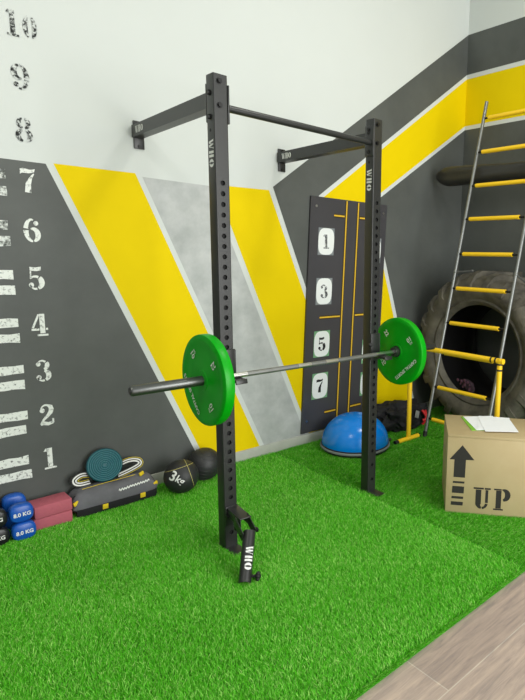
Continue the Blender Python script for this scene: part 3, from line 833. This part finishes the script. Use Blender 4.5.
# papers on the box
ZT = FZ + BXH
def sheet(name, pts, z, t, m, label, group=None, cat='paper'):
    mb = MB(); mb.rings([[(x, y, z) for x, y in pts], [(x, y, z + t) for x, y in pts]], m)
    o = mb.build(name, None, 0); return tag(o, label, cat, group)
def quad(cx, cy, w, h, a):
    a = R(a); c, s_ = math.cos(a), math.sin(a)
    return [(cx + x * c - y * s_, cy + x * s_ + y * c) for x, y in ((-w / 2, -h / 2), (w / 2, -h / 2), (w / 2, h / 2), (-w / 2, h / 2))]
sheet('booklet', quad(1.712, -1.845, .235, .335, -40), ZT + .0003, .005, GCOVER, 'thin green booklet lying under the loose papers on the plywood box', cat='booklet')
sheet('paper_sheet', quad(1.73, -1.862, .235, .335, -37), ZT + .0058, .002, PAPER, 'white sheet lying directly on the green booklet, nearest the box back edge')
sheet('paper_sheet', quad(1.765, -1.92, .235, .335, -56), ZT + .0082, .002, PAPER, 'white sheet turned askew in the middle of the paper pile on the box')
sheet('paper_sheet', quad(1.75, -1.96, .235, .335, -46), ZT + .0106, .002, PAPER, 'topmost white sheet of the paper pile, reaching towards the box front edge')

# ------------------------------------------------------------------ medicine balls
def wrap_sphere(c, rad, n, up):
    n = Vector(n).normalized(); up = Vector(up); x = up.cross(n).normalized(); y = n.cross(x)
    return lambda p: c + ((n * rad + x * p.x + y * p.y).normalized()) * (rad + .0008)
b1 = Vector((.137, -.255, FZ + .124))
m1 = thing('medicine_ball', (b1.x, b1.y, FZ), 'black medicine ball with yellow seam lines and white 3kg lettering', 'medicine ball')
MB().sphere(b1, .124, BALLM, nu=48, nv=32).build('ball_body', m1, 60)
def seam_ring(n, d):
    n = Vector(n).normalized(); u = n.orthogonal().normalized(); w = n.cross(u); r = math.sqrt(.1245 ** 2 - d * d)
    mb = MB(); mb.tube([b1 + n * d + (u * math.cos(2 * PI * i / 64) + w * math.sin(2 * PI * i / 64)) * r for i in range(65)], .0016, SEAMM, 6); mb.build('seam_line', m1)
seam_ring((-.1, .35, 1), .07)
seam_ring((1, -.25, .25), .055)
cv = Vector((-1.549, -4.049, 1.739)) - b1
right = Vector((0, 0, 1)).cross(cv).normalized(); upv = cv.cross(right).normalized()
cn = cv.normalized(); tu = upv * .82 + right * .57
mb = MB(); put_text(mb, '3', None, .105, LET, .02, 1, wrap_sphere(b1, .124, cn - right * .52 + upv * .04, tu))
put_text(mb, 'kg', None, .074, LET, .02, 1, wrap_sphere(b1, .124, cn - right * .08 - upv * .25, tu))
k = mb.build('lettering', m1, 0, fixn=False); k['label'] = 'white 3kg lettering'
b2 = Vector((.374, -.147, FZ + .127))
m2 = thing('medicine_ball', (b2.x, b2.y, FZ), 'plain black ribbed slam ball against the wall, right of the 3kg ball', 'medicine ball')
MB().sphere(b2, .127, BALLM, nu=48, nv=32).build('ball_body', m2, 60)
mb = MB()
axn = Vector((.25, -.25, 1)).normalized(); uu = axn.orthogonal().normalized(); ww = axn.cross(uu)
for k in range(-5, 6):
    lat = k * .24; rr = .1268 * math.cos(lat)
    mb.tube([b2 + axn * .1268 * math.sin(lat) + (uu * math.cos(2 * PI * i / 40) + ww * math.sin(2 * PI * i / 40)) * rr for i in range(41)], .0018, BALLM, 5)
mb.build('ribs', m2)
mb = MB(); nn = axn
mb.tube([b2 + axn * .125, b2 + axn * .129], .009, RUBBER, 12); mb.build('valve', m2)

# ------------------------------------------------------------------ weight bag, disc and strap by the wall
bg = thing('training_sandbag', (-.295, -.12, FZ), 'long grey and black weight bag with yellow tabs lying along the charcoal wall', 'sandbag')
def bag(x0, x1, yc, hw, h, m, name, parent, zb, z_lo=0.0, z_hi=1.0, n=44, slump=0.0, seed=0):
    mb = MB(); rings = []
    for i in range(n + 1):
        t = i / n; x = x0 + (x1 - x0) * t
        e = min(1, (1 - abs(2 * t - 1) ** 7.0)) ** .5 if 0 < t < 1 else .02
        e = max(e, .30)
        ring = []
        for j in range(36):
            a = 2 * PI * j / 36
            c, s_ = math.cos(a), math.sin(a)
            sq = .72
            y = hw * abs(c) ** sq * (1 if c > 0 else -1) * (.75 + .25 * e); z = abs(s_) ** sq * (1 if s_ > 0 else -1)
            hh = h / 2 * e * (1 + .05 * math.sin(9 * t + seed + 2 * c) + .04 * math.sin(21 * t + seed))
            zz = zb + h / 2 * (.86 + .14 * e) + z * hh
            if z > 0: zz -= slump * (1 - t) * z * .5
            if z < 0: zz = max(zb, zz)
            ring.append((x + .008 * math.sin(5 * a + seed), yc + y - (.02 * z if z > 0 else 0) * -1, max(zb, zz)))
        rings.append(ring)
    mb.rings(rings, m)
    return mb.build(name, parent, 60)
bag(-.568, -.02, -.128, .088, .175, GREYF, 'bag_body', bg, FZ)
# darker lower band on the front
mb = MB(); top = []; bot = []
for i in range(25):
    t = i / 24; x = -.555 + .525 * t
    e = max(.3, (1 - abs(2 * t - 1) ** 7.0) ** .5)
    yb_ = -.128 - .090 * (.75 + .25 * e) - .002
    top.append((x, yb_ - .002, FZ + .062)); bot.append((x, yb_ + .006, FZ + .004))
mid_ = [(a[0], a[1] - .003, FZ + .035) for a in top]
back = [(a[0], a[1] + .02, a[2]) for a in top]; backb = [(a[0], a[1] + .02, a[2]) for a in bot]
mb.rings([list(r) for r in zip(backb, bot, mid_, top, back)], BLKF); mb.build('base_band', bg, 60)
for x, z, s_ in ((-.385, FZ + .045, 1), (-.135, FZ + .05, 1)):
    mb = MB(); mb.box((x, -.226, z), (.036, .008, .036), YWEB, .003, euler(8, 0, 0)); mb.build('yellow_tab', bg)
for x, y, z in ((-.553, -.19, FZ + .105), (-.032, -.195, FZ + .10), (-.11, -.15, FZ + .182)):
    mb = MB(); mb.box((x, y, z), (.036, .012, .026), YWEB, .003, euler(0, -15, 20)); mb.build('yellow_tab', bg)
mb = MB(); mb.tube([(-.5, -.15, FZ + .178), (-.35, -.145, FZ + .181), (-.15, -.14, FZ + .182)], .0018, YWEB, 8); mb.build('yellow_piping', bg)
mb = MB(); mb.tube([(-.556, -.15, FZ + .08), (-.570, -.155, FZ + .1), (-.568, -.16, FZ + .13), (-.545, -.15, FZ + .14)], .006, BLKF, 8); mb.build('end_handle', bg)
mb = MB(); pts = []
rn = random.Random(5)
for i in range(36):
    t = i / 35; pts.append((-.29 + .21 * t, -.2125 + .0, FZ + .128 + .018 * t + .007 * math.sin(i * 2.1) * (1 if i % 7 else .2)))
top = [(x, y - .0005, z + .006) for x, y, z in pts]; bot = [(x, y - .0025, z - .006) for x, y, z in pts]
mb.add(top + bot, [(k, k + 1, 37 + k, 36 + k) for k in range(35)], LET); k = mb.build('printed_marking', bg, 0, fixn=False); k['label'] = 'white printed scrawl'

ds = thing('balance_disc', (-.335, -.11, FZ + .16), 'round teal ridged balance disc propped against the wall on top of the grey bag', 'balance disc')
dn = Vector((-.10, -1, .28)).normalized(); du = dn.cross(Vector((0, 0, 1))).normalized()
Md = frame((-.333, -.088, FZ + .289), du, dn.cross(du)); 
if (Md.to_3x3() @ Vector((0, 0, 1))).dot(dn) < 0: Md = Md @ Matrix.Rotation(PI, 4, 'X')
RD = .119
pr = [(-.03, .0005), (-.03, RD - .015), (-.022, RD - .003), (-.008, RD), (.006, RD - .003), (.012, RD - .012)]
MB().lathe(pr + [(.012, .0005)], TEALD, Md, 64).build('disc_body', ds, 40)
pr = [(.011, RD - .006)]
for k in range(8):
    r0 = RD - .010 - k * .013
    pr += [(.015, r0), (.0175, r0 - .003), (.0175, r0 - .007), (.013, r0 - .0105)]
pr += [(.013, .004), (.013, .0005)]
MB().lathe(pr, TEAL, Md, 64).build('ridged_face', ds, 25)

def ribbon(name, pts, w, wd, m, parent=None):
    """flat strap along pts; wd gives the width direction"""
    n = len(pts); vs = []; 
    for i, p in enumerate(pts):
        p = Vector(p); tg = (Vector(pts[min(i + 1, n - 1)]) - Vector(pts[max(i - 1, 0)])).normalized()
        d = (tg.cross(Vector((-.45, -.85, .35))).normalized() * .8 + Vector((0, -.35, .1))) 
        d = (d - tg * d.dot(tg)).normalized() * w / 2
        vs += [p - d, p + d]
    me = bpy.data.meshes.new(name)
    me.from_pydata([tuple(v) for v in vs], [], [(2 * i, 2 * i + 1, 2 * i + 3, 2 * i + 2) for i in range(n - 1)])
    uv = me.uv_layers.new(name='UVMap')
    for p in me.polygons:
        for li in p.loop_indices:
            vi = me.loops[li].vertex_index; uv.data[li].uv = (vi % 2, (vi // 2) / n)
    me.materials.append(m)
    o = bpy.data.objects.new(name, me); COL.objects.link(o)
    s_ = o.modifiers.new('thickness', 'SOLIDIFY'); s_.thickness = .003
    if parent:
        o.parent = parent; o.matrix_parent_inverse = Matrix.Translation(-parent.location)
    return o
def smooth_path(ctrl, n=60):
    out = []; c = [Vector(p) for p in ctrl]
    for i in range(n):
        t = i / (n - 1) * (len(c) - 1); k = min(int(t), len(c) - 2); f = t - k
        p0, p1, p2, p3 = c[max(k - 1, 0)], c[k], c[k + 1], c[min(k + 2, len(c) - 1)]
        out.append(.5 * ((2 * p1) + (-p0 + p2) * f + (2 * p0 - 5 * p1 + 4 * p2 - p3) * f * f + (-p0 + 3 * p1 - 3 * p2 + p3) * f ** 3))
    return out
st = thing('striped_strap', (-.33, -.06, FZ + .178), 'black and white striped strap looped on the grey bag behind the teal disc', 'strap')
zt = FZ + .184
ribbon('strap_loop', smooth_path([(-.30, -.052, zt + .03), (-.40, -.06, zt + .045), (-.475, -.075, zt + .066), (-.522, -.085, zt + .048), (-.518, -.085, zt + .02), (-.485, -.085, zt + .006), (-.43, -.08, zt + .004)]), .046, lambda t: (.05, -.75, .65), STRIPE, st)
ribbon('strap_loop', smooth_path([(-.30, -.052, zt + .03), (-.24, -.07, zt + .07), (-.17, -.085, zt + .095), (-.11, -.095, zt + .085), (-.10, -.1, zt + .055), (-.16, -.1, zt + .03), (-.25, -.09, zt + .004)]), .046, lambda t: (.05, -.7, .7), STRIPE, st)

# ------------------------------------------------------------------ foam blocks
for nm, z, lab, a in (('foam_block', FZ, 'maroon foam block on the turf, lower of the stack of two', -2), ('foam_block', FZ + .0815, 'maroon foam block on top of the other, beside the blue dumbbells', 2)):
    mb = MB(); mb.box((-.689, -.14, z + .0405), (.215, .15, .081), MAROON, .007, euler(0, 0, a)); o = mb.build(nm, None, 40, (-.689, -.14, z)); tag(o, lab, 'yoga block', 'maroon foam blocks')

# ------------------------------------------------------------------ dumbbells
def dumbbell(x, zc, y0, y1, m, txt, label, group, hw=.063, hh=.0565):
    t = thing('dumbbell', (x, (y0 + y1) / 2, zc - hh), label, 'dumbbell', group)
    for ya, yb_ in ((y0, y0 + .07), (y1 - .07, y1)):
        mb = MB(); rings = []
        for y, k in ((ya, .80), (ya + .004, .9), (ya + .014, 1), (yb_ - .014, 1), (yb_ - .004, .9), (yb_, .80)):
            ring = []
            for j in range(40):
                a = 2 * PI * j / 40; c, s_ = math.cos(a), math.sin(a); e = .72
                ring.append((x + hw * k * abs(c) ** e * (1 if c > 0 else -1), y, zc + hh * k * abs(s_) ** e * (1 if s_ > 0 else -1)))
            rings.append(ring)
        mb.rings(rings, m); hd = mb.build('head', t, 40)
        if ya == y0:
            mb = MB(); put_text(mb, txt, frame((x, y0 - .0008, zc - .004), (1, 0, 0), (0, 0, 1)), .033, LET, .03, .95); k = mb.build('lettering', hd, 0, fixn=False); k['label'] = 'white weight lettering'
    mb = MB(); mb.tube([(x, y0 + .069, zc), (x, (y0 + y1) / 2, zc), (x, y1 - .069, zc)], [.016, .02, .016], m, 20); mb.build('handle', t)
dumbbell(-.864, FZ + .057, -.285, -.03, BLUEV, '8.0 KG', 'blue dumbbell on the turf, lower of the two beside the maroon blocks', 'blue dumbbells by the wall')
dumbbell(-.868, FZ + .171, -.275, -.02, BLUEV, '8.0 KG', 'blue dumbbell lying on top of the other blue one', 'blue dumbbells by the wall')
dumbbell(-1.003, FZ + .0575, -.275, -.02, BLKV, '10 KG', 'black dumbbell on the turf at the left picture edge, lower of two', 'black dumbbells at the picture edge', .068, .0565)
dumbbell(-1.007, FZ + .172, -.275, -.02, BLKV, '10 KG', 'black dumbbell on top of the other black one, left of the blue pair', 'black dumbbells at the picture edge', .068, .0565)

# ------------------------------------------------------------------ gym bag in the corner
gb = thing('gym_bag', (2.6, -.32, FZ), 'slumped black gym bag with red strap and grey buckle, near the corner behind the hurdle', 'gym bag')
b = bmesh.new(); bmesh.ops.create_icosphere(b, subdivisions=5, radius=1)
from mathutils import noise as mno
for v in b.verts:
    p = v.co.copy()
    q = Vector((math.copysign(abs(p.x) ** .8, p.x), math.copysign(abs(p.y) ** .8, p.y), math.copysign(abs(p.z) ** .8, p.z)))
    d = mno.noise(p * 2.2) * .30 + mno.noise(p * 5.5) * .14
    q *= 1 + d
    v.co = Vector((q.x * .37, q.y * .17, max(-.135, q.z * .15 - .035 * q.x) + .135))
mb = MB(); mb.bm(b, BLKF, Matrix.Translation((2.53, -.27, FZ)))
mb.build('bag_body', gb, 60)
mb = MB(); mb.tube(smooth_path([(2.30, -.36, FZ + .17), (2.38, -.42, FZ + .22), (2.5, -.43, FZ + .21), (2.55, -.42, FZ + .12)], 24), .016, BLKF, 8); mb.build('handle', gb)
for a, bq in (((2.66, -.46, FZ + .05), (2.72, -.44, FZ + .19)), ((2.72, -.46, FZ + .06), (2.67, -.44, FZ + .2)), ((2.65, -.47, FZ + .10), (2.74, -.44, FZ + .13))):
    mb = MB(); mb.tube(smooth_path([a, ((a[0] + bq[0]) / 2, a[1] - .02, (a[2] + bq[2]) / 2), bq], 10), .013, RED, 8); mb.build('red_strap', gb)
mb = MB(); mb.box((2.575, -.455, FZ + .175), (.055, .012, .075), BUCKLE, .004, euler(-10, 25, 0)); mb.build('buckle', gb)

# ------------------------------------------------------------------ light
w = bpy.data.worlds.new('world'); SC.world = w; w.use_nodes = True
bgd = w.node_tree.nodes['Background']; bgd.inputs['Color'].default_value = (.96, .98, 1, 1); bgd.inputs['Strength'].default_value = .6
def area(name, loc, target, sx, sy, power, col=(1, 1, 1)):
    l = bpy.data.lights.new(name, 'AREA'); l.shape = 'RECTANGLE'; l.size = sx; l.size_y = sy; l.energy = power; l.color = col
    o = bpy.data.objects.new(name, l); COL.objects.link(o); o.location = loc
    o.rotation_euler = (Vector(target) - Vector(loc)).to_track_quat('-Z', 'Y').to_euler()
    return o
area('ceiling_lamp', (1.7, -2.7, 5.25), (1.7, -2.7, 0), .6, .6, 55, (1, .97, .92))
area('ceiling_lamp', (-2.6, -2.6, 4.9), (-1.6, -1.6, 0), .6, .6, 40, (1, .97, .92))

area('shop_window', (1.0, -7.45, 2.2), (1.0, 0, 2.2), 3.6, 4.0, 420, (.98, .99, .97))
# ------------------------------------------------------------------ camera
cam = bpy.data.cameras.new('camera'); co = bpy.data.objects.new('camera', cam); COL.objects.link(co)
co.location = (-1.54920636, -4.04874650, 1.73871462)
co.rotation_mode = 'XYZ'; co.rotation_euler = (1.41305482, -.024741305, -.807327866)
cam.sensor_fit = 'VERTICAL'; cam.sensor_height = 36; cam.sensor_width = 27
cam.lens = 539.144 * 36 / 700
cam.shift_x = -134.0769 / 700; cam.shift_y = -3.9806 / 700
cam.clip_start = .05
SC.camera = co
vs = SC.view_settings
vs.view_transform = 'Standard'; vs.look = 'None'; vs.gamma = 1; vs.use_curve_mapping = False; vs.exposure = -0.08
